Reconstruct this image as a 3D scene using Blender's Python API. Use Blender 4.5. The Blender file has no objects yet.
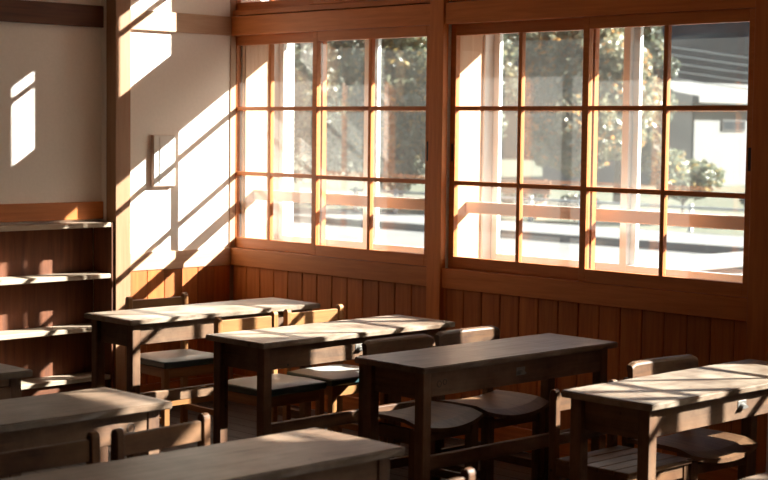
import bpy, bmesh, math, random
import numpy as np
from mathutils import Vector, Matrix

random.seed(7)
rng = np.random.default_rng(11)
scene = bpy.context.scene
COL = scene.collection

# ------------------------------------------------------------------ camera
cam_d = bpy.data.cameras.new('camera')
cam = bpy.data.objects.new('camera', cam_d)
COL.objects.link(cam)
AZ, PITCH, ROLL = math.radians(135.5797), math.radians(-3.998), math.radians(0.6944)
fw = Vector((math.cos(AZ) * math.cos(PITCH), math.sin(AZ) * math.cos(PITCH), math.sin(PITCH)))
rt0 = fw.cross(Vector((0, 0, 1))).normalized()
up0 = rt0.cross(fw)
rt = math.cos(ROLL) * rt0 + math.sin(ROLL) * up0
up = -math.sin(ROLL) * rt0 + math.cos(ROLL) * up0
cam.matrix_world = Matrix(((rt.x, up.x, -fw.x, 7.2382), (rt.y, up.y, -fw.y, -5.8393),
                           (rt.z, up.z, -fw.z, 1.56), (0, 0, 0, 1)))
cam_d.sensor_width = 36.0
cam_d.lens = 36.0 * 1588.0 / 768.0
cam_d.clip_end = 400
cam_d.dof.use_dof = True
cam_d.dof.focus_distance = 6.9
cam_d.dof.aperture_fstop = 4.5
scene.camera = cam

# ------------------------------------------------------------------ world, sun, exposure
world = bpy.data.worlds.new('world')
scene.world = world
world.use_nodes = True
wn = world.node_tree
bg = wn.nodes['Background']
sky = wn.nodes.new('ShaderNodeTexSky')
sky.sky_type = 'NISHITA'
sky.sun_disc = False
sky.sun_elevation = math.radians(29.6)
sky.dust_density = 4.0
sky.sun_rotation = math.radians(33.2)
wn.links.new(sky.outputs[0], bg.inputs[0])
bg.inputs[1].default_value = 0.14

SUN = Vector((-0.548, -0.837, -0.567)).normalized()
sun_d = bpy.data.lights.new('sun', 'SUN')
sun_d.energy = 24.0
sun_d.angle = math.radians(0.55)
sun_d.color = (1.0, 0.93, 0.84)
sun = bpy.data.objects.new('sun', sun_d)
sun.rotation_euler = SUN.to_track_quat('-Z', 'Y').to_euler()
COL.objects.link(sun)

vs = scene.view_settings
vs.view_transform = 'Standard'
vs.look = 'None'
vs.exposure = 0.8
vs.gamma = 1.0
vs.use_curve_mapping = False
scene.cycles.use_denoising = True
scene.cycles.max_bounces = 10
scene.cycles.diffuse_bounces = 6
scene.cycles.transparent_max_bounces = 24
scene.cycles.caustics_reflective = False
scene.cycles.caustics_refractive = False

# ------------------------------------------------------------------ materials
MATS = {}

def new_mat(name):
    m = bpy.data.materials.new(name)
    m.use_nodes = True
    nt = m.node_tree
    return m, nt, nt.nodes['Principled BSDF']

def N(nt, kind, **kw):
    n = nt.nodes.new(kind)
    for k, v in kw.items():
        setattr(n, k, v)
    return n

def L(nt, a, b):
    nt.links.new(a, b)

def coords(nt, scale, offset_random=True):
    tc = N(nt, 'ShaderNodeTexCoord')
    mp = N(nt, 'ShaderNodeMapping')
    mp.inputs['Scale'].default_value = scale
    src = tc.outputs['Object']
    if offset_random:
        oi = N(nt, 'ShaderNodeObjectInfo')
        mul = N(nt, 'ShaderNodeMath', operation='MULTIPLY')
        mul.inputs[1].default_value = 17.3
        L(nt, oi.outputs['Random'], mul.inputs[0])
        add = N(nt, 'ShaderNodeVectorMath', operation='ADD')
        L(nt, src, add.inputs[0])
        L(nt, mul.outputs[0], add.inputs[1])
        src = add.outputs[0]
    L(nt, src, mp.inputs['Vector'])
    return mp.outputs[0]

def mix(nt, a, b, fac, mode='MIX'):
    m = N(nt, 'ShaderNodeMix', data_type='RGBA', blend_type=mode)
    for sock, v in ((m.inputs[6], a), (m.inputs[7], b), (m.inputs[0], fac)):
        if hasattr(v, 'is_linked'):
            L(nt, v, sock)
        else:
            sock.default_value = (*v, 1) if isinstance(v, tuple) else v
    return m.outputs[2]

def ramp(nt, src, a, b):
    r = N(nt, 'ShaderNodeMapRange')
    r.inputs[1].default_value, r.inputs[2].default_value = a, b
    L(nt, src, r.inputs[0])
    return r.outputs[0]

def wood(name, base, dark, axis='z', rough=0.5, worn=None, wear_amt=0.0, grain=1.0, spec=0.4, vary=0.22):
    key = (name, axis)
    if key in MATS:
        return MATS[key]
    m, nt, p = new_mat(name + '_' + axis)
    st = {'x': (1.6, 26, 26), 'y': (26, 1.6, 26), 'z': (26, 26, 1.6)}[axis]
    v = coords(nt, tuple(s * grain for s in st))
    n1 = N(nt, 'ShaderNodeTexNoise')
    n1.inputs['Scale'].default_value = 1.6
    n1.inputs['Detail'].default_value = 7
    n1.inputs['Roughness'].default_value = 0.62
    n1.inputs['Distortion'].default_value = 0.5
    L(nt, v, n1.inputs['Vector'])
    g = ramp(nt, n1.outputs['Fac'], 0.33, 0.70)
    col = mix(nt, base, dark, g)
    # broad colour drift between pieces
    oi = N(nt, 'ShaderNodeObjectInfo')
    hv = N(nt, 'ShaderNodeHueSaturation')
    val = N(nt, 'ShaderNodeMapRange')
    val.inputs[3].default_value, val.inputs[4].default_value = 1 - vary, 1 + vary * 0.6
    L(nt, oi.outputs['Random'], val.inputs[0])
    L(nt, val.outputs[0], hv.inputs['Value'])
    L(nt, col, hv.inputs['Color'])
    col = hv.outputs[0]
    if worn:
        v2 = coords(nt, (3.1, 3.1, 3.1))
        n2 = N(nt, 'ShaderNodeTexNoise')
        n2.inputs['Scale'].default_value = 1.5
        n2.inputs['Detail'].default_value = 6
        n2.inputs['Roughness'].default_value = 0.65
        L(nt, v2, n2.inputs['Vector'])
        w = N(nt, 'ShaderNodeMath', operation='MULTIPLY')
        w.inputs[1].default_value = wear_amt
        L(nt, ramp(nt, n2.outputs['Fac'], 0.35, 0.66), w.inputs[0])
        col = mix(nt, col, worn, w.outputs[0])
        # dents and ink spots
        v3 = coords(nt, (1, 1, 1))
        vo = N(nt, 'ShaderNodeTexVoronoi')
        vo.inputs['Scale'].default_value = 13
        L(nt, v3, vo.inputs['Vector'])
        sp = ramp(nt, vo.outputs['Distance'], 0.085, 0.05)
        n4 = N(nt, 'ShaderNodeTexNoise')
        n4.inputs['Scale'].default_value = 5
        L(nt, v3, n4.inputs['Vector'])
        mm = N(nt, 'ShaderNodeMath', operation='MULTIPLY')
        L(nt, sp, mm.inputs[0])
        L(nt, ramp(nt, n4.outputs['Fac'], 0.5, 0.58), mm.inputs[1])
        col = mix(nt, col, (0.03, 0.02, 0.015), mm.outputs[0])
    L(nt, col, p.inputs['Base Color'])
    rr = N(nt, 'ShaderNodeMapRange')
    rr.inputs[3].default_value, rr.inputs[4].default_value = rough - 0.08, rough + 0.12
    L(nt, n1.outputs['Fac'], rr.inputs[0])
    L(nt, rr.outputs[0], p.inputs['Roughness'])
    p.inputs['Specular IOR Level'].default_value = spec
    bp = N(nt, 'ShaderNodeBump')
    bp.inputs['Strength'].default_value = 0.18
    bp.inputs['Distance'].default_value = 0.004
    L(nt, n1.outputs['Fac'], bp.inputs['Height'])
    L(nt, bp.outputs[0], p.inputs['Normal'])
    MATS[key] = m
    return m

def plain(name, col, rough=0.6, metal=0.0, noise=0.0, nscale=8.0, spec=0.4, bump=0.0):
    if name in MATS:
        return MATS[name]
    m, nt, p = new_mat(name)
    p.inputs['Roughness'].default_value = rough
    p.inputs['Metallic'].default_value = metal
    p.inputs['Specular IOR Level'].default_value = spec
    if noise or bump:
        v = coords(nt, (1, 1, 1), False)
        n = N(nt, 'ShaderNodeTexNoise')
        n.inputs['Scale'].default_value = nscale
        n.inputs['Detail'].default_value = 6
        L(nt, v, n.inputs['Vector'])
        dk = tuple(c * (1 - noise) for c in col)
        c = mix(nt, dk, col, ramp(nt, n.outputs['Fac'], 0.3, 0.65))
        L(nt, c, p.inputs['Base Color'])
        if bump:
            b = N(nt, 'ShaderNodeBump')
            b.inputs['Strength'].default_value = bump
            b.inputs['Distance'].default_value = 0.01
            L(nt, n.outputs['Fac'], b.inputs['Height'])
            L(nt, b.outputs[0], p.inputs['Normal'])
    else:
        p.inputs['Base Color'].default_value = (*col, 1)
    MATS[name] = m
    return m

def glass_mat(name, dust):
    if name in MATS:
        return MATS[name]
    m = bpy.data.materials.new(name)
    m.use_nodes = True
    nt = m.node_tree
    nt.nodes.clear()
    out = N(nt, 'ShaderNodeOutputMaterial')
    tr = N(nt, 'ShaderNodeBsdfTransparent')
    tr.inputs[0].default_value = (0.97, 0.985, 0.98, 1)
    gl = N(nt, 'ShaderNodeBsdfGlossy')
    gl.inputs['Roughness'].default_value = 0.0
    fr = N(nt, 'ShaderNodeFresnel')
    ge = N(nt, 'ShaderNodeNewGeometry')       # both faces of the thin pane reflect like its outer face
    io = N(nt, 'ShaderNodeMapRange')
    io.inputs[3].default_value, io.inputs[4].default_value = 1.5, 1 / 1.5
    L(nt, ge.outputs['Backfacing'], io.inputs[0])
    L(nt, io.outputs[0], fr.inputs['IOR'])
    mx = N(nt, 'ShaderNodeMixShader')
    L(nt, fr.outputs[0], mx.inputs[0])
    L(nt, tr.outputs[0], mx.inputs[1])
    L(nt, gl.outputs[0], mx.inputs[2])
    # thin film of dust that scatters sunlight
    tl = N(nt, 'ShaderNodeBsdfTranslucent')
    tl.inputs[0].default_value = (0.9, 0.9, 0.88, 1)
    df = N(nt, 'ShaderNodeBsdfDiffuse')
    df.inputs[0].default_value = (0.9, 0.9, 0.88, 1)
    ad = N(nt, 'ShaderNodeMixShader')
    ad.inputs[0].default_value = 0.5
    L(nt, tl.outputs[0], ad.inputs[1])
    L(nt, df.outputs[0], ad.inputs[2])
    tc = N(nt, 'ShaderNodeTexCoord')
    nz = N(nt, 'ShaderNodeTexNoise')
    nz.inputs['Scale'].default_value = 5
    nz.inputs['Detail'].default_value = 5
    L(nt, tc.outputs['Object'], nz.inputs['Vector'])
    mr = N(nt, 'ShaderNodeMapRange')
    mr.inputs[3].default_value, mr.inputs[4].default_value = dust * 0.5, dust * 1.5
    L(nt, nz.outputs['Fac'], mr.inputs[0])
    mx2 = N(nt, 'ShaderNodeMixShader')
    L(nt, mr.outputs[0], mx2.inputs[0])
    L(nt, mx.outputs[0], mx2.inputs[1])
    L(nt, ad.outputs[0], mx2.inputs[2])
    L(nt, mx2.outputs[0], out.inputs['Surface'])
    MATS[name] = m
    return m

def leaf_mat(name, c1, c2, c3):
    if name in MATS:
        return MATS[name]
    m = bpy.data.materials.new(name)
    m.use_nodes = True
    nt = m.node_tree
    nt.nodes.clear()
    out = N(nt, 'ShaderNodeOutputMaterial')
    geo = N(nt, 'ShaderNodeNewGeometry')
    col = mix(nt, c1, c2, geo.outputs['Random Per Island'])
    r = ramp(nt, geo.outputs['Random Per Island'], 0.86, 0.9)
    col = mix(nt, col, c3, r)
    df = N(nt, 'ShaderNodeBsdfDiffuse')
    tl = N(nt, 'ShaderNodeBsdfTranslucent')
    gl = N(nt, 'ShaderNodeBsdfGlossy')
    gl.inputs['Roughness'].default_value = 0.35
    gl.inputs['Color'].default_value = (0.9, 0.92, 0.92, 1)
    L(nt, col, df.inputs[0])
    L(nt, col, tl.inputs[0])
    a = N(nt, 'ShaderNodeMixShader')
    a.inputs[0].default_value = 0.4
    L(nt, df.outputs[0], a.inputs[1])
    L(nt, tl.outputs[0], a.inputs[2])
    b = N(nt, 'ShaderNodeMixShader')
    b.inputs[0].default_value = 0.07
    L(nt, a.outputs[0], b.inputs[1])
    L(nt, gl.outputs[0], b.inputs[2])
    L(nt, b.outputs[0], out.inputs['Surface'])
    MATS[name] = m
    return m

CEDAR = lambda ax: wood('cedar', (0.57, 0.19, 0.05), (0.42, 0.125, 0.028), ax, 0.42)
PALEC = lambda ax: wood('pale_cedar', (0.40, 0.22, 0.125), (0.32, 0.165, 0.085), ax, 0.45)
JAMB = lambda ax: wood('jambwood', (0.60, 0.40, 0.27), (0.48, 0.29, 0.18), ax, 0.5)
WAINS = lambda ax: wood('wainscot', (0.52, 0.16, 0.036), (0.34, 0.09, 0.017), ax, 0.5)
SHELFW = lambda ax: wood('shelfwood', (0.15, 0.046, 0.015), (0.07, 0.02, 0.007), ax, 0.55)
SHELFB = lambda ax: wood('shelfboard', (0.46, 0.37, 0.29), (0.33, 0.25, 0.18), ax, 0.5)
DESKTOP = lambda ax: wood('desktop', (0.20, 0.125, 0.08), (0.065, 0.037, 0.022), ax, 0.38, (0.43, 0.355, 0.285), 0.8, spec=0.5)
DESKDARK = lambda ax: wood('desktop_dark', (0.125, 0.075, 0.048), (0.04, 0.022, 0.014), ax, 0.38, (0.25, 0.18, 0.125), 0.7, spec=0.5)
DESKW = lambda ax: wood('deskwood', (0.135, 0.056, 0.023), (0.04, 0.015, 0.007), ax, 0.55, (0.27, 0.165, 0.095), 0.5)
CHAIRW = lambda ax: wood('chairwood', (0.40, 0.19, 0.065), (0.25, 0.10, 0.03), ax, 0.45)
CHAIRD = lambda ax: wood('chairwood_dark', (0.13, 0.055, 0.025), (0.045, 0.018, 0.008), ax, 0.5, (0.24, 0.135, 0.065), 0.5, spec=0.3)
FLOORW = lambda ax: wood('floorwood', (0.035, 0.016, 0.008), (0.018, 0.008, 0.004), ax, 0.45)
PLASTER = plain('plaster', (0.88, 0.82, 0.765), 0.9, noise=0.04, nscale=60, bump=0.05)
EXTPLASTER = plain('exterior_plaster', (0.82, 0.82, 0.81), 0.95, noise=0.10, nscale=40, bump=0.6)
WHITEMETAL = plain('white_frame', (0.72, 0.735, 0.74), 0.4)
DARKMETAL = plain('dark_metal', (0.05, 0.05, 0.05), 0.4, 0.8)
STEEL = plain('worn_steel', (0.22, 0.21, 0.20), 0.5, 0.8)
CUSHTOP = plain('cushion_top', (0.42, 0.42, 0.40), 0.38, noise=0.2, nscale=9)  # window sheen on dark vinyl, put into this pale colour
CUSHSIDE = plain('cushion_side', (0.03, 0.065, 0.07), 0.35)
FARW = wood('farwall', (0.06, 0.03, 0.018), (0.035, 0.018, 0.01), 'z', 0.7)
GLASS = glass_mat('window_glass', 0.022)
GLASSO = glass_mat('outer_window_glass', 0.012)

# ------------------------------------------------------------------ mesh helpers
def bm_box(bm, lo, hi, bevel=0.0):
    lo, hi = Vector(lo), Vector(hi)
    vs_ = [bm.verts.new((x, y, z)) for x in (lo.x, hi.x) for y in (lo.y, hi.y) for z in (lo.z, hi.z)]
    idx = [(0, 1, 3, 2), (4, 6, 7, 5), (0, 4, 5, 1), (2, 3, 7, 6), (0, 2, 6, 4), (1, 5, 7, 3)]
    fs = [bm.faces.new([vs_[i] for i in f]) for f in idx]
    if bevel > 0:
        es = list({e for f in fs for e in f.edges})
        bmesh.ops.bevel(bm, geom=es, offset=bevel, segments=1, affect='EDGES', profile=0.5)

def mesh_from(bm, name, mat, smooth=False):
    bmesh.ops.recalc_face_normals(bm, faces=bm.faces[:])
    me = bpy.data.meshes.new(name)
    bm.to_mesh(me)
    bm.free()
    if mat:
        me.materials.append(mat)
    if smooth:
        for p in me.polygons:
            p.use_smooth = True
    return me

def link(name, me, parent=None, loc=(0, 0, 0)):
    o = bpy.data.objects.new(name, me)
    COL.objects.link(o)
    o.location = loc
    if parent:
        o.parent = parent
    return o

def boxes(name, bl, mat, parent=None, bevel=0.0, loc=(0, 0, 0)):
    bm = bmesh.new()
    for lo, hi in bl:
        bm_box(bm, lo, hi, bevel)
    return link(name, mesh_from(bm, name, mat), parent, loc)

def box(name, lo, hi, mat, parent=None, bevel=0.0):
    """box with its own origin in its centre"""
    lo, hi = Vector(lo), Vector(hi)
    c = (lo + hi) / 2
    return boxes(name, [(lo - c, hi - c)], mat, parent, bevel, c)

def tag(o, label=None, cat=None, group=None, kind=None):
    if label: o['label'] = label
    if cat: o['category'] = cat
    if group: o['group'] = group
    if kind: o['kind'] = kind
    return o

def empty(name, loc=(0, 0, 0), rz=0.0):
    o = bpy.data.objects.new(name, None)
    o.empty_display_size = 0.1
    COL.objects.link(o)
    o.location = loc
    o.rotation_euler = (0, 0, rz)
    return o

def copy_tree(o, parent=None):
    c = o.copy()
    COL.objects.link(c)
    c.parent = parent
    c.matrix_parent_inverse = o.matrix_parent_inverse.copy()
    for ch in list(o.children):
        copy_tree(ch, c)
    return c

def tube(name, pts, r, mat, parent=None, seg=8):
    bm = bmesh.new()
    rings = []
    pts = [Vector(p) for p in pts]
    for i, p in enumerate(pts):
        d = (pts[min(i + 1, len(pts) - 1)] - pts[max(i - 1, 0)]).normalized()
        a = d.orthogonal().normalized() if i == 0 else (prev - d * prev.dot(d)).normalized()
        prev = a
        b = d.cross(a)
        rr = r[i] if isinstance(r, (list, tuple)) else r
        rings.append([bm.verts.new(p + rr * (math.cos(2 * math.pi * k / seg) * a + math.sin(2 * math.pi * k / seg) * b)) for k in range(seg)])
    for i in range(len(rings) - 1):
        for k in range(seg):
            bm.faces.new((rings[i][k], rings[i][(k + 1) % seg], rings[i + 1][(k + 1) % seg], rings[i + 1][k]))
    bm.faces.new(rings[0][::-1])
    bm.faces.new(rings[-1])
    return link(name, mesh_from(bm, name, mat, True), parent)

def S(o):
    return tag(o, kind='structure')

RX, RY, RZ = 10.2, -8.6, 3.1      # room extents

# ------------------------------------------------------------------ floor, ceiling, far walls
floor = S(box('floor', (-0.5, RY, -0.14), (RX, 0.02, -0.022), plain('subfloor', (0.05, 0.03, 0.02), 0.8)))
fb = 0.118
nb = int((0.0 - RY) / fb)
bm = bmesh.new(); bm_box(bm, (-RX / 2, -fb / 2 + 0.0015, -0.011), (RX / 2, fb / 2 - 0.0015, 0.011), 0.0015)
me_fb = mesh_from(bm, 'floor_board', FLOORW('x'))
for i in range(nb):
    o = link('floor_board', me_fb, floor)
    o.location = (RX / 2, -fb * (i + 0.5), -0.011) 
    o.matrix_parent_inverse = floor.matrix_basis.inverted()
ceiling = S(box('ceiling', (-0.5, RY, RZ), (RX, 0.45, RZ + 0.12), wood('ceilingwood', (0.66, 0.52, 0.38), (0.55, 0.41, 0.28), 'x', 0.7)))
S(box('wall_back', (RX, RY, -0.14), (RX + 0.15, 0.45, RZ), FARW))
S(box('wall_front', (-0.5, RY - 0.15, -0.14), (RX + 0.15, RY, RZ), FARW))

# ------------------------------------------------------------------ window wall  (inner face Y = 0, wall to Y = 0.40)
Z_SILL0, Z_SILL, Z_HEAD, Z_BEAM = 0.757, 0.857, 2.09, 2.197
TR0, TR1 = 2.235, 2.95
wl = [((-0.02, 0.036, -0.4), (RX, 0.40, Z_SILL0)),                  # spandrel
      ((-0.02, 0.036, 2.952), (RX, 0.40, RZ)),                      # above the transoms
      ((-0.02, 0.10, 2.152), (RX, 0.40, 2.232))]                    # lintel zone
wl += [((-0.02, 0.09, Z_SILL0), (RX, 0.40, 0.835))]                 # outer sill zone
piers = [(1.603, 1.70), (3.508, 4.31), (6.08, 6.18), (7.99, 8.09), (9.90, RX)]
for a, b in piers:
    wl += [((a + 0.002, 0.03, 0.835), (b - 0.002, 0.40, 2.152)), ((a + 0.002, 0.03, 2.232), (b - 0.002, 0.40, 2.952))]
wall_right = S(boxes('wall_right', wl, EXTPLASTER))
# pier between second and third bay is plastered on the inside
S(box('wall_pier', (3.612, 0.008, 0.0), (4.206, 0.0295, RZ), PLASTER))

# posts
posts = [(1.603, 1.70), (3.508, 3.612), (4.206, 4.31), (6.08, 6.18), (7.99, 8.09), (9.90, 10.0)]
for k, (a, b) in enumerate(posts):
    S(box('trim_%d' % (k + 1), (a, -0.012, 0), (b, 0.0285, RZ), CEDAR('z'), bevel=0.003))
# beam above windows, sill rail, transom track: one length between posts
runs = [(0.0, 1.601), (1.702, 3.506), (4.312, 6.078), (6.182, 7.988), (8.092, 9.898)]
tn = 10
for a, b in runs:
    S(box('trim_%d' % tn, (a, -0.004, Z_HEAD), (b, 0.098, Z_BEAM), CEDAR('x'), bevel=0.002)); tn += 1
    S(box('trim_%d' % tn, (a, 0.0, Z_SILL0), (b, 0.088, Z_SILL), CEDAR('x'), bevel=0.002)); tn += 1
    S(box('trim_%d' % tn, (a, 0.006, Z_BEAM + 0.006), (b, 0.098, TR0 - 0.002), CEDAR('x'), bevel=0.002)); tn += 1
    S(box('trim_%d' % tn, (a, -0.004, TR1 + 0.004), (b, 0.034, TR1 + 0.12), CEDAR('x'), bevel=0.002)); tn += 1
S(box('baseboard_right', (0.02, 0.004, 0.0), (RX, 0.034, 0.112), WAINS('x'), bevel=0.003))

# wainscot planks of the window wall
pw = 0.1225
bm = bmesh.new(); bm_box(bm, (-pw / 2 + 0.002, -0.009, -0.3205), (pw / 2 - 0.002, 0.009, 0.3205), 0.003)
me_pl = mesh_from(bm, 'plank', WAINS('z'))
pn = 0
for i in range(80):
    x = 0.002 + pw * (i + 0.5)
    if any(a - pw / 2 + 0.0 < x < b + pw / 2 for a, b in posts) or 3.5 < x < 4.32 or x > 9.86:
        continue
    o = link('plank', me_pl, wall_right, (x, 0.0245, 0.4345))
# narrow closing planks beside the posts
edges = [(0.0, 1.603), (1.70, 3.508), (4.31, 6.08), (6.18, 7.99), (8.09, 9.90)]
for a, b in edges:
    k0 = [0.002 + pw * (i + 0.5) for i in range(80)]
    k0 = [x for x in k0 if a + pw / 2 <= x <= b - pw / 2 and not any(p - pw / 2 < x < q + pw / 2 for p, q in posts)]
    if k0:
        if k0[0] - pw / 2 - a > 0.01:
            box('plank', (a + 0.001, 0.0155, 0.114), (k0[0] - pw / 2 - 0.001, 0.0335, 0.755), WAINS('z'), wall_right, 0.002)
        if b - (k0[-1] + pw / 2) > 0.01:
            box('plank', (k0[-1] + pw / 2 + 0.001, 0.0155, 0.114), (b - 0.001, 0.0335, 0.755), WAINS('z'), wall_right, 0.002)

# ------------------------------------------------------------------ windows
def sash(parent, x0, x1, y0, z0, z1, ncol, rows, stile=0.036, rail_b=0.06, rail_t=0.055, dep=0.033,
         frame_mat=None, bar_mat=None, glass=GLASS, mun=0.022, name='sash', latch=None, xm=None):
    fm = frame_mat or CEDAR
    y1 = y0 + dep
    bm = bmesh.new()
    bm_box(bm, (x0, y0, z0), (x0 + stile, y1, z1), 0.002)
    bm_box(bm, (x1 - stile, y0, z0), (x1, y1, z1), 0.002)
    bm_box(bm, (x0 + stile, y0, z0), (x1 - stile, y1, z0 + rail_b), 0.002)
    bm_box(bm, (x0 + stile, y0, z1 - rail_t), (x1 - stile, y1, z1), 0.002)
    c = Vector(((x0 + x1) / 2, (y0 + y1) / 2, z0))
    bmesh.ops.translate(bm, verts=bm.verts[:], vec=-c)
    s = link(name, mesh_from(bm, name, fm('x') if callable(fm) else fm), parent, c)
    s.matrix_parent_inverse = parent.matrix_basis.inverted()
    xs = [x0 + stile + (x1 - x0 - 2 * stile) * i / ncol for i in range(ncol + 1)]
    if xm is not None:
        xs[1] = xm
    zs = [z0 + rail_b] + list(rows) + [z1 - rail_t]
    def sub(nm, lo, hi, mat, bev=0.0):
        lo, hi = Vector(lo), Vector(hi)
        cc = (lo + hi) / 2
        return boxes(nm, [(lo - cc, hi - cc)], mat, s, bev, cc - c)
    ym = (y0 + y1) / 2
    bmx = bar_mat or CEDAR
    for i in range(1, ncol):
        sub('muntin', (xs[i] - mun / 2, y0 + 0.002, zs[0]), (xs[i] + mun / 2, y1 - 0.002, zs[-1]), bmx('z') if callable(bmx) else bmx, 0.002)
    for i in range(ncol):
        xa = xs[i] + (mun / 2 if i > 0 else 0)
        xb = xs[i + 1] - (mun / 2 if i < ncol - 1 else 0)
        for j in range(1, len(zs) - 1):
            sub('muntin', (xa, y0 + 0.002, zs[j] - mun / 2), (xb, y1 - 0.002, zs[j] + mun / 2), bmx('x') if callable(bmx) else bmx, 0.002)
        for j in range(len(zs) - 1):
            za = zs[j] + (mun / 2 if j > 0 else 0)
            zb = zs[j + 1] - (mun / 2 if j < len(zs) - 2 else 0)
            sub('pane', (xa, ym - 0.0015, za), (xb, ym + 0.0015, zb), glass)
    if latch == 'r':
        sub('latch', (x1 - 0.024, y0 - 0.003, 1.40), (x1 - 0.010, y0 + 0.004, 1.50), DARKMETAL, 0.001)
    if latch == 'l':
        sub('latch', (x0 + 0.012, y0 - 0.003, 1.40), (x0 + 0.026, y0 + 0.004, 1.49), DARKMETAL, 0.001)
    return s

def window(idx, x0, x1, mid, omid, rows, rail=True, lstart=None, xm=None):
    w = S(empty('window_%d' % idx, ((x0 + x1) / 2, 0.05, Z_SILL)))
    w['label'] = 'pair of sliding wooden sashes with small panes in bay %d from the corner' % idx
    zl, zh = Z_SILL + 0.001, Z_HEAD - 0.001
    ls = x0 + 0.001 if lstart is None else lstart
    sash(w, ls, mid + 0.042, 0.0445, zl, zh, 2, rows, latch='l' if idx != 1 else None, xm=xm)
    sash(w, mid, x1 - 0.001, 0.006, zl, zh, 2, rows, latch='r')
    def part(nm, lo, hi, mat, bev=0.002):
        lo, hi = Vector(lo), Vector(hi)
        o = box(nm, lo, hi, mat, w, bev)
        o.matrix_parent_inverse = w.matrix_basis.inverted()
        return o
    # deep wooden reveal
    part('jamb', (x0 - 0.004, 0.0905, 0.857), (x0 + 0.018, 0.27, 2.135), JAMB('z'))
    part('jamb', (x1 - 0.018, 0.0905, 0.857), (x1 + 0.004, 0.27, 2.135), JAMB('z'))
    part('jamb_stop', (x0 - 0.004, 0.0795, 0.858), (x0 + 0.010, 0.090, 2.088), JAMB('z'), 0.001)
    part('jamb_stop', (x1 - 0.010, 0.0795, 0.858), (x1 + 0.004, 0.090, 2.088), JAMB('z'), 0.001)
    part('head_board', (x0 - 0.004, 0.1005, 2.136), (x1 + 0.004, 0.27, 2.151), JAMB('x'))
    part('reveal_sill', (x0 - 0.004, 0.0905, 0.836), (x1 + 0.004, 0.27, 0.856), JAMB('x'))
    if rail:
        part('guard_rail', (x0 + 0.018, 0.155, 1.135), (x1 - 0.018, 0.185, 1.195), plain('rail_paint', (0.80, 0.70, 0.64), 0.5), 0.004)
    # outer white window
    f = part('outer_frame', (x0 - 0.003, 0.271, 0.836), (x1 + 0.003, 0.395, 0.875), WHITEMETAL)
    bm = bmesh.new()
    for lo, hi in (((x0 + 0.001, 0.271, 0.8755), (x0 + 0.03, 0.395, 2.13)), ((x1 - 0.085, 0.271, 0.8755), (x1 - 0.001, 0.395, 2.13)),
                   ((x0 + 0.001, 0.271, 2.1305), (x1 - 0.001, 0.395, 2.151))):
        bm_box(bm, lo, hi, 0.003)
    o = link('outer_frame', mesh_from(bm, 'outer_frame', WHITEMETAL), w)
    o.matrix_parent_inverse = w.matrix_basis.inverted()
    sash(w, x0 + 0.032, omid + 0.035, 0.335, 0.877, 2.129, 1, [], 0.04, 0.045, 0.045, 0.028, WHITEMETAL, WHITEMETAL, GLASSO, name='outer_sash')
    sash(w, omid - 0.035, x1 - 0.087, 0.300, 0.877, 2.129, 1, [], 0.04, 0.045, 0.045, 0.028, WHITEMETAL, WHITEMETAL, GLASSO, name='outer_sash')
    # added board above the outer window, out of view, cutting off high sun
    part('sun_cut_board', (x0 - 0.03, 0.402, 2.105), (x1 + 0.03, 0.485, 2.20), WHITEMETAL)

ROWS = (1.292, 1.668)
window(1, 0.0, 1.603, 0.696, 0.835, ROWS, lstart=-0.046, xm=0.284)
window(2, 1.70, 3.508, 2.578, 2.625, ROWS)
window(3, 4.31, 6.08, 5.17, 5.20, ROWS)
window(4, 6.18, 7.99, 7.06, 7.10, ROWS)
window(5, 8.09, 9.90, 8.97, 9.01, ROWS)

def transom(idx, x0, x1, mid, lstart=None, board=None, xm=None):
    w = S(empty('window_%d' % idx, ((x0 + x1) / 2, 0.05, TR0)))
    ls = x0 + 0.001 if lstart is None else lstart
    sash(w, ls, mid + 0.042, 0.0445, TR0, TR1, 2, [2.63], rail_b=0.045, rail_t=0.045, xm=xm)
    sash(w, mid, x1 - 0.001, 0.009, TR0, TR1, 2, [2.63], rail_b=0.045, rail_t=0.045)
    bm = bmesh.new()
    om = 0.785 if idx == 6 else mid + 0.28
    for lo, hi in (((x0 + 0.001, 0.30, TR0), (x0 + 0.04, 0.338, TR1)), ((x1 - 0.04, 0.30, TR0), (x1 - 0.001, 0.338, TR1)),
                   ((om - 0.045, 0.30, TR0), (om + 0.045, 0.338, TR1)),
                   ((x0 + 0.04, 0.30, TR0), (x1 - 0.04, 0.338, TR0 + 0.03)), ((x0 + 0.04, 0.30, TR1 - 0.03), (x1 - 0.04, 0.338, TR1))):
        bm_box(bm, lo, hi, 0.002)
    o = link('outer_frame', mesh_from(bm, 'outer_frame', WHITEMETAL), w)
    o.matrix_parent_inverse = w.matrix_basis.inverted()
    if board:  # unseen boards added outside to block sun through parts of this transom
        o = box('sun_block_board', (x0 + 0.041, 0.34, TR0), (0.452, 0.362, TR1 - 0.0), CEDAR('x'), w, 0.002)
        o.matrix_parent_inverse = w.matrix_basis.inverted()
        o = box('sun_block_board', (board, 0.34, TR0), (x1 - 0.002, 0.362, TR1 - 0.0), CEDAR('x'), w, 0.002)
        o.matrix_parent_inverse = w.matrix_basis.inverted()
transom(6, 0.0, 1.603, 0.655, -0.046, 1.0, 0.284)
transom(7, 1.70, 3.508, 2.578)
transom(8, 4.31, 6.08, 5.17)
transom(9, 6.18, 7.99, 7.06)
transom(10, 8.09, 9.90, 8.97)

# wing wall past the corner
S(box('wall_wing', (-0.5, 0.402, -0.4), (-0.004, 0.485, 3.3), EXTPLASTER))

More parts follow.
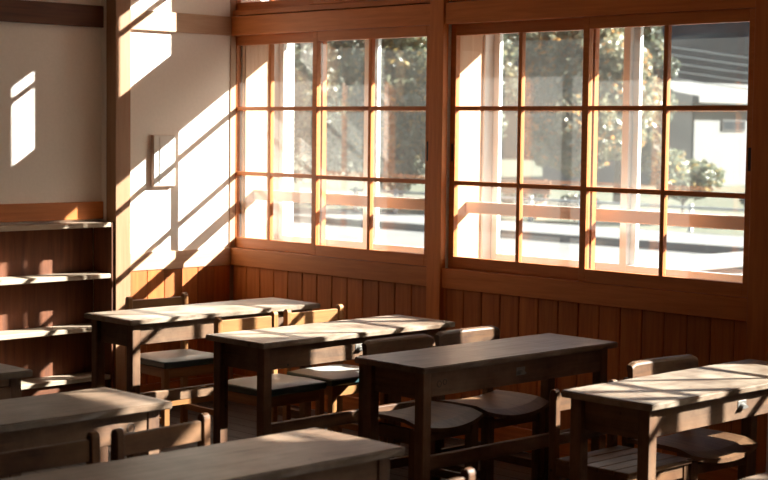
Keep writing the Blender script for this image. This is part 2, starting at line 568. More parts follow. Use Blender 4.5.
# ------------------------------------------------------------------ left wall with alcove
YP0, YP1 = -0.812, -0.712                         # alcove post
wall_left = S(boxes('wall_left', [((-0.5, YP1, -0.14), (-0.0155, -0.0005, RZ)),
                                  ((-0.5, -0.0005, -0.14), (-0.0485, 0.40, RZ)),
                                  ((-0.5, YP0, -0.14), (-0.085, YP1, RZ)),
                                  ((-0.5, RY, 1.033), (-0.13, YP0, RZ)),
                                  ((-0.5, RY, -0.14), (-0.195, YP0, 1.03))], PLASTER))
tn = 60
S(box('trim_59', (-0.048, 0.0, 0.0), (-0.010, 0.0395, RZ), JAMB('z')))
def T(lo, hi, mat, bev=0.002):
    global tn
    o = S(box('trim_%d' % tn, lo, hi, mat, bevel=bev)); tn += 1
    return o
T((-0.084, YP0, 0), (0.006, YP1, RZ), PALEC('z'), 0.003)
T((-0.015, YP1 + 0.001, Z_HEAD - 0.002), (0.001, -0.006, Z_BEAM), JAMB('y'))
T((-0.015, YP1 + 0.001, Z_SILL0), (0.001, -0.001, Z_SILL), JAMB('y'))
T((-0.129, RY, 2.096), (-0.105, YP0 - 0.001, 2.213), SHELFW('y'))
T((-0.129, RY, 1.046), (-0.108, YP0 - 0.001, 1.142), CEDAR('y'))
S(box('baseboard_left', (-0.015, YP1 + 0.002, 0.0), (-0.001, -0.002, 0.112), WAINS('y'), bevel=0.002))
bm = bmesh.new(); bm_box(bm, (-0.006, -0.0585, -0.3205), (0.006, 0.0585, 0.3205), 0.003)
me_pl2 = mesh_from(bm, 'plank', WAINS('z'))
for i in range(6):
    link('plank', me_pl2, wall_left, (-0.009, -0.0015 - 0.1182 * (i + 0.5), 0.4345))

# ------------------------------------------------------------------ built-in shelves
sh = empty('shelf_unit', (-0.12, -2.0, 0))
tag(sh, 'dark wooden built-in shelves in the alcove left of the post', 'shelf')
SY0 = -4.2
def shp(nm, lo, hi, mat, bev=0.002):
    o = box(nm, lo, hi, mat, sh, bev)
    o.matrix_parent_inverse = sh.matrix_basis.inverted()
    return o
for k, z in enumerate((1.006, 0.725, 0.438, 0.165)):
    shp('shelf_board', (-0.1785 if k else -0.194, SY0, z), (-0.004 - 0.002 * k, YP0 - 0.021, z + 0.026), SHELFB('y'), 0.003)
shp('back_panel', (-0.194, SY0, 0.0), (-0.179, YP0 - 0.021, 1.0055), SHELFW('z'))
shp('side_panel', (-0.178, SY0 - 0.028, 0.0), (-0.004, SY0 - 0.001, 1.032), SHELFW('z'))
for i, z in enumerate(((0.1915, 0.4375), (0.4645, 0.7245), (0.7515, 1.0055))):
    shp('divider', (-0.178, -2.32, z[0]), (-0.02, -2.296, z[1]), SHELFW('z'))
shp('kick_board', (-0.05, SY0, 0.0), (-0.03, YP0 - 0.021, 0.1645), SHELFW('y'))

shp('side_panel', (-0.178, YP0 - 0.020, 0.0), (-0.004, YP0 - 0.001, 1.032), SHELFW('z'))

# ------------------------------------------------------------------ wall box on the plaster
wb = empty('wall_box', (0.0, -0.485, 1.22))
tag(wb, 'white flat wall box with a small door on the plaster by the corner', 'wall box')
def wbp(nm, lo, hi, mat, par=None, bev=0.002):
    lo, hi = (lo[0] - 0.015, lo[1], lo[2]), (hi[0] - 0.015, hi[1], hi[2])
    o = box(nm, lo, hi, mat, wb, bev)
    o.matrix_parent_inverse = wb.matrix_basis.inverted()
    return o
WBM = plain('wall_box_paint', (0.78, 0.76, 0.73), 0.5)
wbp('housing', (0.0, -0.561, 1.222), (0.022, -0.409, 1.512), plain('wall_box_side', (0.55, 0.40, 0.32), 0.6))
wbp('face', (0.0225, -0.558, 1.228), (0.026, -0.412, 1.510), WBM)
wbp('door', (0.0265, -0.522, 1.240), (0.030, -0.424, 1.498), WBM)
MK = plain('faded_grey_print', (0.35, 0.34, 0.33), 0.7)
mk = []
for (a, b, c, d) in ((-0.507, -0.484, 1.442, 1.445), (-0.487, -0.484, 1.428, 1.442), (-0.500, -0.484, 1.426, 1.429),
                     (-0.490, -0.487, 1.410, 1.426), (-0.505, -0.490, 1.407, 1.410), (-0.476, -0.473, 1.400, 1.446)):
    mk.append(((0.0151, a, c), (0.0155, b, d)))
o = boxes('printed_mark', mk, MK, wb); o.matrix_parent_inverse = wb.matrix_basis.inverted()

# ------------------------------------------------------------------ desks
DH, DL, DD = 0.68, 1.16, 0.38
def shear_top(bm):
    pass

def make_desk(slot=False, marks=(), pull=True, dd=DD, top=DESKTOP):
    r = empty('school_desk')
    hx, hy = dd / 2, DL / 2
    # worn top with slightly uneven edges
    bm = bmesh.new()
    bm_box(bm, (-hx, -hy, DH - 0.024), (hx, hy, DH), 0.0)
    bmesh.ops.subdivide_edges(bm, edges=[e for e in bm.edges if abs((e.verts[0].co - e.verts[1].co).y) > 0.5], cuts=14)
    for v in bm.verts:
        if abs(abs(v.co.y) - hy) > 0.01:
            v.co.x += random.uniform(-0.0025, 0.0025)
    es = [e for e in bm.edges if len(e.link_faces) == 2 and e.calc_face_angle(0) > 0.8]
    bmesh.ops.bevel(bm, geom=es, offset=0.004, segments=2, affect='EDGES')
    link('desk_top', mesh_from(bm, 'desk_top', top('y')), r)
    lw = 0.046
    zt = DH - 0.0245
    xf, xb, ye = hx - 0.03, -hx + 0.02, hy - 0.03
    for (x0, y0) in ((xf - lw, -ye), (xf - lw, ye - lw), (xb, -ye), (xb, ye - lw)):
        box('leg', (x0, y0, 0), (x0 + lw, y0 + lw, zt), DESKW('z'), r, 0.003)
    za = zt - 0.096
    if slot:
        box('apron', (xf - 0.024, -ye + lw, za), (xf + 0.006, ye - lw, za + 0.066), DESKW('y'), r, 0.003)
        box('apron', (xf - 0.06, -ye + lw, za + 0.067), (xf - 0.045, ye - lw, zt), DESKW('y'), r, 0.002)
        box('spacer_block', (xf - 0.04, ye - lw - 0.075, za + 0.067), (xf - 0.004, ye - lw - 0.002, zt), DESKW('y'), r, 0.002)
        for yy in (-0.35, 0.05):
            box('spacer_block', (xf - 0.04, yy, za + 0.067), (xf - 0.004, yy + 0.08, zt), DESKW('y'), r, 0.002)
    else:
        ap = box('apron', (xf - 0.024, -ye + lw, za), (xf - 0.004, ye - lw, zt), DESKW('y'), r, 0.002)
        def onap(nm, me_obj):
            me_obj.parent = ap
            me_obj.matrix_parent_inverse = ap.matrix_basis.inverted()
        if pull:
            # cup pull: plate, shell and two screws
            bm = bmesh.new()
            bm_box(bm, (xf - 0.0038, -0.026, zt - 0.062), (xf - 0.0018, 0.026, zt - 0.030), 0.0008)
            n = 10
            top = []
            for i in range(n + 1):
                a = math.pi * i / n
                top.append((math.cos(a) * 0.022, math.sin(a) * 0.018))
            vs1 = [bm.verts.new((xf - 0.0018, y, zt - 0.056 + z)) for y, z in top]
            vs2 = [bm.verts.new((xf + 0.012, y * 0.8, zt - 0.056 + z * 0.62)) for y, z in top]
            for i in range(n):
                bm.faces.new((vs1[i], vs1[i + 1], vs2[i + 1], vs2[i]))
            bm.faces.new(vs2)
            o = link('pull', mesh_from(bm, 'pull', STEEL), r); onap('pull', o)
        for (yy, zz, rr) in marks:
            bm = bmesh.new()
            n = 20
            ring = []
            for i in range(n):
                a = 2 * math.pi * i / n
                ring.append([bm.verts.new((xf - 0.004 + q, yy + math.cos(a) * s, zt + zz + math.sin(a) * s)) for q, s in ((0.0003, rr), (0.0012, rr - 0.0015), (0.0012, rr - 0.004), (0.0003, rr - 0.005))])
            for i in range(n):
                for k in range(3):
                    bm.faces.new((ring[i][k], ring[(i + 1) % n][k], ring[(i + 1) % n][k + 1], ring[i][k + 1]))
            o = link('handle_scar', mesh_from(bm, 'handle_scar', plain('scar', (0.06, 0.04, 0.03), 0.7)), r); onap('scar', o)
    box('back_apron', (xb + 0.004, -ye + lw, za), (xb + 0.024, ye - lw, zt), DESKW('y'), r, 0.002)
    for s in (-1, 1):
        y0 = s * (ye - lw + 0.006)
        ya, yb = sorted((y0, y0 + s * 0.02))
        box('end_apron', (xb + lw, ya, za - 0.012), (xf - lw, yb, zt), DESKW('x'), r, 0.002)
        y0 = s * (ye - lw + 0.01)
        ya, yb = sorted((y0, y0 + s * 0.024))
        box('end_stretcher', (xb + lw, ya, 0.085), (xf - lw, yb, 0.13), DESKW('x'), r, 0.002)
    box('foot_rail', (xf - lw + 0.008, -ye + lw, 0.278), (xf - 0.012, ye - lw, 0.332), DESKW('y'), r, 0.003)
    return r

GD = 'two-seat wooden school desks'
def place_desk(o, xb, y_mid, label, rz=0.0):
    o.location = (xb + DD / 2, y_mid, 0.0)
    o.rotation_euler.z = math.radians(rz)
    tag(o, label, 'desk', GD)
    return o
d_plain = make_desk()
place_desk(d_plain, 0.957, -1.075, 'sunlit two-seat desk farthest back, beside the alcove post and shelves')
d2 = place_desk(copy_tree(d_plain), 1.916, -1.105, 'two-seat desk with two cushioned chairs, second from the far corner by the windows', 0.4)
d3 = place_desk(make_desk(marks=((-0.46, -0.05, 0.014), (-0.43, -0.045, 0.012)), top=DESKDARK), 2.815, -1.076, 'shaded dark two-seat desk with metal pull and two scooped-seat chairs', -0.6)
d4 = place_desk(copy_tree(d_plain), 3.833, -1.073, 'sunlit two-seat desk at the right edge under the windows')
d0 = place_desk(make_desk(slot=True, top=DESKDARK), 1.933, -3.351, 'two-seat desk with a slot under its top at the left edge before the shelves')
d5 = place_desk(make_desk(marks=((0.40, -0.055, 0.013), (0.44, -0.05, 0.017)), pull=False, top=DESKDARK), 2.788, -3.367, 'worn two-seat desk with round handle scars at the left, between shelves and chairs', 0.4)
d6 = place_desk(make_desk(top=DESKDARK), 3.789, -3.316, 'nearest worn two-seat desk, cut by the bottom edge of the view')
d7 = place_desk(copy_tree(d_plain), 5.022, -1.835, 'two-seat desk whose sunlit corner shows in the bottom right corner')

# ------------------------------------------------------------------ chairs
def rounded_post(name, x, y, z0, z1, w, d, mat, parent, lean=0.0):
    bm = bmesh.new()
    n = 7
    prof = [(-w / 2, z0), (w / 2, z0), (w / 2, z1 - w / 2)]
    prof += [(math.cos(math.pi * i / n) * w / 2, z1 - w / 2 + math.sin(math.pi * i / n) * w / 2) for i in range(1, n)]
    prof += [(-w / 2, z1 - w / 2)]
    def lx(z):
        return -lean * max(0, z - 0.3)
    a = [bm.verts.new((-d / 2 + q + lx(z), 0, z)) for q, z in ((q + d / 2 + 0 * q, z) for q, z in prof)]
    b = None
    bm.free()
    # profile in x-z (rounded front to back), extruded along y
    bm = bmesh.new()
    va = [bm.verts.new((x + q + lx(z), y - d / 2, z)) for q, z in prof]
    vb = [bm.verts.new((x + q + lx(z), y + d / 2, z)) for q, z in prof]
    m = len(prof)
    for i in range(m):
        bm.faces.new((va[i], va[(i + 1) % m], vb[(i + 1) % m], vb[i]))
    bm.faces.new(va[::-1]); bm.faces.new(vb)
    es = [e for e in bm.edges if abs(e.verts[0].co.y - e.verts[1].co.y) < 1e-6]
    bmesh.ops.bevel(bm, geom=es, offset=0.004, segments=1, affect='EDGES')
    return link(name, mesh_from(bm, name, mat), parent)

def cushion(parent, x0, x1, y0, y1, z0, z1):
    """padded pad: dark welted side band and puffy top, window sheen put into its pale colour"""
    bm = bmesh.new()
    bm_box(bm, (x0, y0, z0), (x1, y1, z1 - 0.012), 0.007)
    c = link('cushion_side', mesh_from(bm, 'cushion_side', CUSHSIDE), parent)
    bm = bmesh.new()
    n = 14
    g = [[None] * (n + 1) for _ in range(n + 1)]
    for i in range(n + 1):
        for j in range(n + 1):
            u, v = i / n, j / n
            e = min(1, (1 - (2 * u - 1) ** 6)) * min(1, (1 - (2 * v - 1) ** 6))
            dimp = -0.004 * math.exp(-((u - .45) ** 2 + (v - .5) ** 2) * 9)
            z = z1 - 0.013 + 0.014 * e + dimp + 0.0025 * math.sin(7 * u + 3 * v) * e
            ix = 0.004 + (x1 - x0 - 0.008) * u
            iy = 0.004 + (y1 - y0 - 0.008) * v
            g[i][j] = bm.verts.new((x0 + ix, y0 + iy, z))
    for i in range(n):
        for j in range(n):
            bm.faces.new((g[i][j], g[i + 1][j], g[i + 1][j + 1], g[i][j + 1]))
    link('cushion_top', mesh_from(bm, 'cushion_top', CUSHTOP, True), parent)

def make_post_chair(W=CHAIRW, zback=0.705, pad=True):
    """square frame, two round-topped back posts with slats, padded or plank seat"""
    r = empty('school_chair')
    hw, t = 0.184, 0.031
    xb, xf = -0.175, 0.175
    for s in (-1, 1):
        rounded_post('back_post', xb + t / 2, s * (hw - t / 2), 0, zback, t, t, W('z'), r)
        box('leg', (xf - t, s * hw - (t if s > 0 else 0), 0), (xf, s * hw + (t if s < 0 else 0), 0.378), W('z'), r, 0.002)
        y = s * (hw - t / 2)
        box('side_rail', (xb + t, y - 0.009, 0.332), (xf - t, y + 0.009, 0.378), W('x'), r, 0.002)
        box('side_stretcher', (xb + t, y - 0.009, 0.10), (xf - t, y + 0.009, 0.13), W('x'), r, 0.002)
    box('back_slat', (xb + 0.006, -hw + t, zback - 0.082), (xb + 0.024, hw - t, zback - 0.020), W('y'), r, 0.003)
    box('back_slat', (xb + 0.008, -hw + t, zback - 0.20), (xb + 0.022, hw - t, zback - 0.165), W('y'), r, 0.003)
    box('front_rail', (xf - 0.024, -hw + t, 0.328), (xf - 0.004, hw - t, 0.378), W('y'), r, 0.002)
    box('front_stretcher', (xf - 0.024, -hw + t, 0.19), (xf - 0.006, hw - t, 0.225), W('y'), r, 0.002)
    box('rear_rail', (xb + 0.006, -hw + t, 0.332), (xb + 0.024, hw - t, 0.378), W('y'), r, 0.002)
    if pad:
        cushion(r, xb + t + 0.002, xf + 0.012, -hw - 0.006, hw + 0.006, 0.3785, 0.424)
    else:
        n = 5
        x0, x1 = xb + t + 0.002, xf + 0.012
        w = (x1 - x0) / n
        for i in range(n):
            box('seat_slat', (x0 + i * w + 0.0015, -hw - 0.006, 0.3785), (x0 + (i + 1) * w - 0.0015, hw + 0.006, 0.396), W('y'), r, 0.003)
    return r

def make_scoop_chair(W=CHAIRD):
    """heavier chair: curved back board on two uprights and a scooped wooden seat"""
    r = empty('school_chair')
    hw, t = 0.185, 0.042
    xb, xf = -0.175, 0.165
    for s in (-1, 1):
        y = s * (hw - t / 2)
        bm = bmesh.new()
        bm_box(bm, (xb, y - t / 2, 0), (xb + 0.032, y + t / 2, 0.640), 0.003)
        link('back_post', mesh_from(bm, 'back_post', W('z')), r)
        box('leg', (xf - 0.05, y - t / 2, 0), (xf - 0.008, y + t / 2, 0.375), W('z'), r, 0.003)
        box('side_rail', (xb + 0.032, y - 0.010, 0.322), (xf - 0.05, y + 0.010, 0.375), W('x'), r, 0.002)
        box('side_stretcher', (xb + 0.032, y - 0.010, 0.11), (xf - 0.05, y + 0.010, 0.145), W('x'), r, 0.002)
    box('front_rail', (xf - 0.036, -hw + t, 0.322), (xf - 0.016, hw - t, 0.360), W('y'), r, 0.002)
    box('rear_stretcher', (xb + 0.006, -hw + t, 0.15), (xb + 0.026, hw - t, 0.19), W('y'), r, 0.002)
    # curved back board with a rolled upper edge
    bm = bmesh.new()
    n = 16
    hb = 0.192
    prof = [(0.0, 0.602), (0.019, 0.600), (0.022, 0.62), (0.021, 0.690), (0.018, 0.697), (0.012, 0.701), (-0.004, 0.702), (-0.010, 0.698), (-0.010, 0.690), (-0.004, 0.65)]
    rings = []
    for i in range(n + 1):
        y = -hb + 2 * hb * i / n
        u = y / hb
        bow = -0.018 * (1 - u * u)
        edge = 0.010 * max(0, abs(u) - 0.9) / 0.1
        rings.append([bm.verts.new((xb + 0.034 + q + bow * 0.8, y, z - edge * (1 if z > 0.65 else -1))) for q, z in prof])
    m = len(prof)
    for i in range(n):
        for k in range(m):
            bm.faces.new((rings[i][k], rings[i][(k + 1) % m], rings[i + 1][(k + 1) % m], rings[i + 1][k]))
    bm.faces.new(rings[0][::-1]); bm.faces.new(rings[-1])
    bb = link('back_board', mesh_from(bm, 'back_board', W('y')), r)
    for yy in (-0.172, 0.172):
        bm = bmesh.new()
        bmesh.ops.create_cone(bm, cap_ends=True, segments=10, radius1=0.006, radius2=0.005, depth=0.004, matrix=Matrix.Translation((xb + 0.051, yy, 0.646)) @ Matrix.Rotation(math.pi / 2, 4, 'Y'))
        link('screw', mesh_from(bm, 'screw', DARKMETAL), bb)
    # scooped seat
    bm = bmesh.new()
    nx, ny = 10, 18
    x0, x1, hs = xb + 0.036, xf + 0.02, 0.197
    def zt(u, v):
        return 0.415 - 0.030 * (1 - (2 * v - 1) ** 2) * (0.55 + 0.45 * u) + 0.004 * math.sin(u * math.pi) - 0.012 * max(0, u - 0.8) / 0.2
    tp, bt = [], []
    for i in range(nx + 1):
        u = i / nx
        tp.append([bm.verts.new((x0 + (x1 - x0) * u - 0.02 * (2 * j / ny - 1) ** 4 * u, -hs + 2 * hs * j / ny, zt(u, j / ny))) for j in range(ny + 1)])
        bt.append([bm.verts.new((x0 + (x1 - x0) * u - 0.02 * (2 * j / ny - 1) ** 4 * u, -hs + 2 * hs * j / ny, zt(u, j / ny) - 0.016)) for j in range(ny + 1)])
    for i in range(nx):
        for j in range(ny):
            bm.faces.new((tp[i][j], tp[i + 1][j], tp[i + 1][j + 1], tp[i][j + 1]))
            bm.faces.new((bt[i][j], bt[i][j + 1], bt[i + 1][j + 1], bt[i + 1][j]))
    for i in range(nx):
        bm.faces.new((tp[i][0], bt[i][0], bt[i + 1][0], tp[i + 1][0]))
        bm.faces.new((tp[i][ny], tp[i + 1][ny], bt[i + 1][ny], bt[i][ny]))
    for j in range(ny):
        bm.faces.new((tp[0][j], tp[0][j + 1], bt[0][j + 1], bt[0][j]))
        bm.faces.new((tp[nx][j], bt[nx][j], bt[nx][j + 1], tp[nx][j + 1]))
    link('seat', mesh_from(bm, 'seat', W('x')), r)
    return r

def place_chair(o, xback, yc, label, group, rz=0.0):
    o.location = (xback + 0.16, yc, 0)
    o.rotation_euler.z = math.radians(rz)
    tag(o, label, 'chair', group)
    return o
GC = 'cushioned post-back chairs by the windows'
c1 = place_chair(make_post_chair(), 0.68, -1.032, 'cushioned chair behind the farthest desk, in front of the plank wainscot', GC, -2)
place_chair(copy_tree(c1), 1.612, -1.203, 'cushioned chair at the second desk, on the side nearer the alcove shelves', GC, 1)
place_chair(copy_tree(c1), 1.585, -0.765, 'cushioned chair at the second desk, on the side nearer the windows', GC, 0)
GS = 'scooped-seat chairs with curved back boards'
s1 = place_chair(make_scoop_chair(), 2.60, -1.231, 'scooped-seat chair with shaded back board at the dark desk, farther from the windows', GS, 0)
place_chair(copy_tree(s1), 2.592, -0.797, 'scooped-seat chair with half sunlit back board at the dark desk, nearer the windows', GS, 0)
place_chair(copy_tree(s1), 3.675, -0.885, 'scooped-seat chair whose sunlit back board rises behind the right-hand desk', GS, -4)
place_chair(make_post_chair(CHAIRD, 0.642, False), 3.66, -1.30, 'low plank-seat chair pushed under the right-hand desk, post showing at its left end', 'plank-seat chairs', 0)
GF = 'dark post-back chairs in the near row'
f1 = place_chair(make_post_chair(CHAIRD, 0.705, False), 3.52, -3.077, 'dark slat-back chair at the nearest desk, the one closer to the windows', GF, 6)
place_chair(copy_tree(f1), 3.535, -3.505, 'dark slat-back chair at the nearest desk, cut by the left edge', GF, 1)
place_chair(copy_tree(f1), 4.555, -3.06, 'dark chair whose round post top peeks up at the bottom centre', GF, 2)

# ------------------------------------------------------------------ outside
CONC = plain('pale_concrete', (0.15, 0.155, 0.157), 0.9, noise=0.3, nscale=0.7)
PATH = plain('white_path', (0.18, 0.185, 0.187), 0.9, noise=0.12, nscale=1.3)
GRASS = plain('dry_grass', (0.10, 0.11, 0.075), 0.95, noise=0.4, nscale=2.5)
ground = S(box('ground', (-160, 0.402, -0.9), (90, 16.1, -0.4), CONC))
S(box('ground_path', (-160, 16.42, -0.9), (90, 19.4, -0.33), PATH))
S(box('ground_kerb', (-160, 16.1, -0.9), (90, 16.42, -0.27), CONC))
S(box('ground_grass', (-160, 19.4, -0.9), (90, 160, -0.36), GRASS))
lw_ = empty('low_wall', (-2.4, 8.5, -0.4))
tag(lw_, 'low white concrete wall running away from the building outside the right window', 'wall')
o = box('wall_body', (-2.85, 1.2, -0.4), (-2.10, 14.5, 0.15), plain('white_concrete', (0.21, 0.21, 0.21), 0.9, noise=0.12, nscale=2), lw_, 0.02); o.matrix_parent_inverse = lw_.matrix_basis.inverted()
o = box('coping', (-2.93, 1.15, 0.151), (-2.02, 14.55, 0.20), plain('white_concrete', (0.17, 0.17, 0.17)), lw_, 0.01); o.matrix_parent_inverse = lw_.matrix_basis.inverted()

# hillside
nx_, ny_ = 60, 24
xs_ = np.linspace(-170, 90, nx_)
bm = bmesh.new()
gv = []
for j in range(ny_):
    t = j / (ny_ - 1)
    row = []
    for x in xs_:
        y = 78 + 70 * t
        z = -0.5 + 46 * t ** 0.8 + random.uniform(-1, 1) * 1.2 + 3 * math.sin(x * 0.06 + t * 3)
        row.append(bm.verts.new((x, y - 0.25 * x * 0, z if j else -0.9)))
    gv.append(row)
for j in range(ny_ - 1):
    for i in range(nx_ - 1):
        bm.faces.new((gv[j][i], gv[j][i + 1], gv[j + 1][i + 1], gv[j + 1][i]))
HILL = plain('forest_hill', (0.055, 0.06, 0.06), 0.95, noise=0.55, nscale=0.55, bump=1.0)
S(link('ground_hillside', mesh_from(bm, 'ground_hillside', HILL, True)))

# house
hs = empty('house', (-29.0, 46.0, -0.36))
tag(hs, 'white low house with pale roof seen through the upper right pane', 'house')
HX, HY0, HY1 = -25.7, 41.9, 56.0
def hp(nm, lo, hi, mat, bev=0.0, par=None):
    o = box(nm, lo, hi, mat, par or hs, bev)
    o.matrix_parent_inverse = (par or hs).matrix_world.inverted() if par is None else Matrix.Identity(4)
    return o
bpy.context.view_layer.update()
hp('wall', (HX - 7, HY0, -0.36), (HX, HY1, 2.62), plain('house_wall', (0.17, 0.17, 0.17), 0.9, noise=0.08, nscale=0.8))
bm = bmesh.new()
rz0, rz1 = 2.63, 4.3
ov = 0.6
pts = [(HX + ov, rz0), (HX + ov, rz0 + 0.22), (HX - 3.5, rz1 - 0.6), (HX - 7 - ov, rz0 + 0.22), (HX - 7 - ov, rz0)]
pts[2] = (HX - 3.5, 3.55)
va = [bm.verts.new((x, HY0 - ov, z)) for x, z in pts]
vb = [bm.verts.new((x, HY1 + ov, z)) for x, z in pts]
for i in range(5):
    bm.faces.new((va[i], va[(i + 1) % 5], vb[(i + 1) % 5], vb[i]))
bm.faces.new(va[::-1]); bm.faces.new(vb)
o = link('roof', mesh_from(bm, 'roof', plain('pale_roof', (0.16, 0.16, 0.16), 0.7)), hs); o.matrix_parent_inverse = hs.matrix_basis.inverted()
for (ya, yb) in ((43.6, 45.1), (48.0, 49.6)):
    f = hp('window', (HX + 0.001, ya, 1.65), (HX + 0.06, yb, 2.05), plain('house_window_frame', (0.06, 0.06, 0.06), 0.5))
    g = boxes('pane', [((-0.004, -(yb - ya) / 2 + 0.06, -0.15), (0.004, -0.03, 0.15)), ((-0.004, 0.03, -0.15), (0.004, (yb - ya) / 2 - 0.06, 0.15))], plain('house_pane', (0.03, 0.035, 0.04), 0.1), f, 0, (0.035, 0, 0))

# cables
names = ('topmost', 'second from the top', 'middle', 'second from the bottom', 'lowest')
for k in range(5):
    a = Vector((-23.5, 33.6, 4.47 - 0.243 * k))
    b = Vector((-15.0, 32.13, 2.95 - 0.205 * k))
    d = b - a
    p0, p1 = a - d * 1.4, b + d * 1.2
    p0.z += 0.25; p1.z += 1.3
    pts = []
    for i in range(17):
        t = i / 16
        p = p0.lerp(p1, t)
        p.z -= 4 * 0.62 * t * (1 - t)
        pts.append(p)
    o = tube('power_cable', pts, 0.016, plain('cable', (0.55, 0.56, 0.57), 0.5), None, 6)
    tag(o, 'sagging pale overhead cable before the dark hillside, %s of the five' % names[k], 'cable', 'overhead cables')

# roadside fence
fe = empty('roadside_fence', (-11, 19.9, -0.36))
tag(fe, 'low pale roadside fence with thin posts behind the white path', 'fence')
FM = plain('fence_paint', (0.5, 0.51, 0.51), 0.6)
bpy.context.view_layer.update()
bm = bmesh.new(); bm_box(bm, (-0.04, -0.04, 0), (0.04, 0.04, 0.55), 0.006)
mfp = mesh_from(bm, 'post', FM)
for i in range(14):
    link('post', mfp, fe, (-9 + i * 1.35, 0, 0))
for z in (0.28, 0.48):
    boxes('rail', [((-9.2, -0.02, z - 0.025), (8.8, 0.02, z + 0.025))], FM, fe, 0.004)

# added bench shape standing in for a brown wood reflection
be = empty('reflection_bench', (-15.6, 20.55, -0.36), 0.2)
tag(be, 'brown bench shape standing in for a wood reflection in the window glass', 'bench')
BW = plain('bench_wood', (0.30, 0.15, 0.08), 0.7)
for k in range(3):
    boxes('seat_slat', [((-0.75, -0.2 + k * 0.14, 0.42), (0.75, -0.08 + k * 0.14, 0.46))], BW, be, 0.005)
for k in range(2):
    boxes('back_slat', [((-0.75, 0.2, 0.55 + k * 0.16), (0.75, 0.23, 0.68 + k * 0.16))], BW, be, 0.005)
for sx in (-0.6, 0.6):
    boxes('leg', [((sx - 0.04, -0.18, 0), (sx + 0.04, 0.24, 0.42)), ((sx - 0.03, 0.231, 0.42), (sx + 0.03, 0.26, 0.88))], BW, be, 0.005)

# trees: trunk, branches, foliage of single leaves
LEAF = [leaf_mat('leaf_grey_green', (0.10, 0.12, 0.075), (0.27, 0.29, 0.20), (0.52, 0.36, 0.12)),
        leaf_mat('leaf_autumn', (0.16, 0.17, 0.11), (0.36, 0.34, 0.24), (0.60, 0.30, 0.10)),
        leaf_mat('leaf_dark', (0.05, 0.065, 0.045), (0.15, 0.17, 0.13), (0.28, 0.26, 0.15))]
BARK = plain('bark', (0.13, 0.10, 0.08), 0.9, noise=0.4, nscale=12)

def foliage_mesh(centres, radii, count, size, mat):
    # leaves: folded diamonds scattered over clumps
    nc = len(centres)
    w = np.array([r[0] * r[1] * r[2] for r in radii]) ** 0.7
    pick = rng.choice(nc, size=count, p=w / w.sum())
    d = rng.normal(size=(count, 3)); d /= np.linalg.norm(d, axis=1)[:, None]
    rad = rng.uniform(0.35, 1.0, size=count) ** 0.5
    pos = np.array(centres)[pick] + d * np.array(radii)[pick] * rad[:, None]
    a = rng.normal(size=(count, 3)); a /= np.linalg.norm(a, axis=1)[:, None]
    h = rng.normal(size=(count, 3)); b = np.cross(a, h); b /= np.linalg.norm(b, axis=1)[:, None]
    n = np.cross(a, b)
    s = size * rng.uniform(0.6, 1.3, size=count)[:, None]
    v = np.empty((count, 4, 3))
    v[:, 0] = pos - a * s
    v[:, 1] = pos + b * s * 0.55 + n * s * 0.2
    v[:, 2] = pos + a * s
    v[:, 3] = pos - b * s * 0.55 + n * s * 0.2
    me = bpy.data.meshes.new('foliage')
    me.vertices.add(count * 4)
    me.vertices.foreach_set('co', v.reshape(-1))
    idx = np.arange(count * 4).reshape(count, 4)
    tri = np.stack([idx[:, [0, 1, 2]], idx[:, [0, 2, 3]]], 1).reshape(-1)
    me.loops.add(len(tri)); me.loops.foreach_set('vertex_index', tri)
    me.polygons.add(len(tri) // 3)
    me.polygons.foreach_set('loop_start', np.arange(0, len(tri), 3))
    me.polygons.foreach_set('loop_total', np.full(len(tri) // 3, 3))
    me.update(); me.validate()
    me.materials.append(mat)
    return me

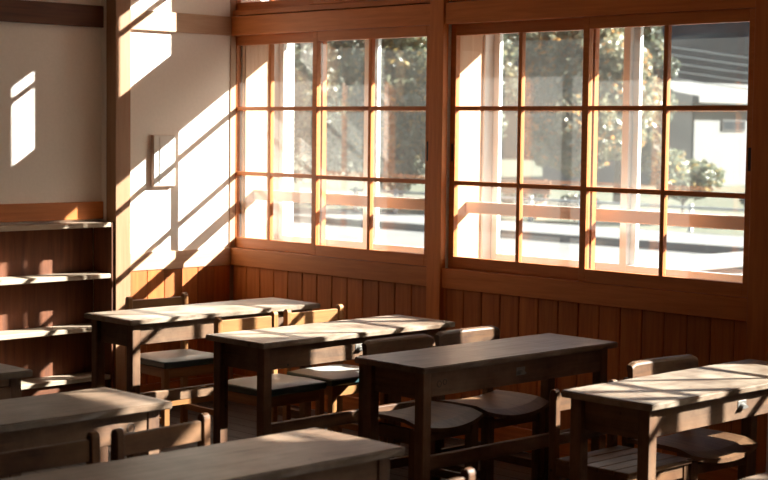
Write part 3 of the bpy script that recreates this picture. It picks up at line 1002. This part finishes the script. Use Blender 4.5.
def tree(name, x, y, h, rad, z_low, count, size, kind, label, group, clumps=16):
    r = empty(name, (x, y, -0.36))
    tag(r, label, 'tree' if 'tree' in name else 'shrub', group)
    tube('trunk', [(0, 0, 0), (0.04 * h / 4, 0.02, h * 0.3), (-0.03, 0.05, h * 0.6), (0.02, 0, h * 0.9)], [0.035 * h / 1.6, 0.028 * h / 1.6, 0.018 * h / 1.6, 0.006], BARK, r)
    cs, rs = [], []
    zc, zr = (h + z_low) / 2, (h - z_low) / 2
    for k in range(clumps):
        dd = rng.normal(size=3); dd /= np.linalg.norm(dd)
        q = rng.uniform(0.25, 0.8)
        c = np.array([dd[0] * rad * q, dd[1] * rad * q, zc + dd[2] * zr * q])
        rr = rad * rng.uniform(0.28, 0.5)
        cs.append(c); rs.append((rr, rr, rr * 0.8))
        if k < 6:
            tube('branch', [(0, 0, max(0.1, c[2] * 0.55)), tuple(c * np.array([.5, .5, .8])), tuple(c)], [0.012 * h, 0.008 * h, 0.004], BARK, r, 6)
    o = link('foliage', foliage_mesh(cs, rs, count, size, LEAF[kind]), r)
    o['kind'] = 'stuff'
    return r

GT = 'garden trees behind the path'
tree('garden_tree', -16.1, 23.6, 6.2, 1.85, 0.2, 22000, 0.09, 1, 'large autumn-tinged garden tree filling the middle of the right window', GT, 44)
tree('garden_tree', -19.6, 20.9, 6.0, 1.6, 0.2, 16000, 0.09, 0, 'grey-green garden tree in the middle of the left window', GT, 40)
tree('garden_tree', -23.6, 27.2, 7.0, 1.7, 0.3, 11000, 0.12, 2, 'dark garden tree standing farther back between the two large trees', GT, 34)
tree('garden_tree', -18.6, 28.2, 7.2, 1.6, 0.2, 22000, 0.12, 2, 'dark garden tree farther back behind the autumn-tinged one', GT, 34)
tree('garden_tree', -24.0, 22.3, 6.8, 2.3, 0.3, 12000, 0.11, 2, 'dark garden tree toward the left of the left window', GT, 36)
tree('garden_tree', -29.5, 23.0, 7.0, 2.6, 0.3, 10000, 0.12, 2, 'dark garden tree farthest left, beside the plastered wing wall', GT, 34)
GB = 'shrubs behind the path'
tree('garden_shrub', -12.3, 22.1, 1.75, 0.85, 0.1, 3200, 0.07, 0, 'leafy shrub in front of the white house, beside the autumn tree', GB, 14)
tree('garden_shrub', -10.7, 22.6, 1.15, 0.6, 0.0, 1800, 0.06, 2, 'low dark shrub in front of the white house', GB, 10)
tree('garden_shrub', -12.0, 25.2, 1.6, 0.6, 0.1, 1800, 0.06, 0, 'rounded shrub at the right edge of the right window', GB, 10)
tree('garden_shrub', -13.9, 20.5, 0.8, 0.5, 0.0, 1600, 0.06, 2, 'low dark shrub under the autumn-tinged tree', GB, 10)
tree('garden_shrub', -17.6, 23.3, 0.8, 0.6, 0.0, 1600, 0.06, 2, 'low dark shrub between the two large trees', GB, 10)
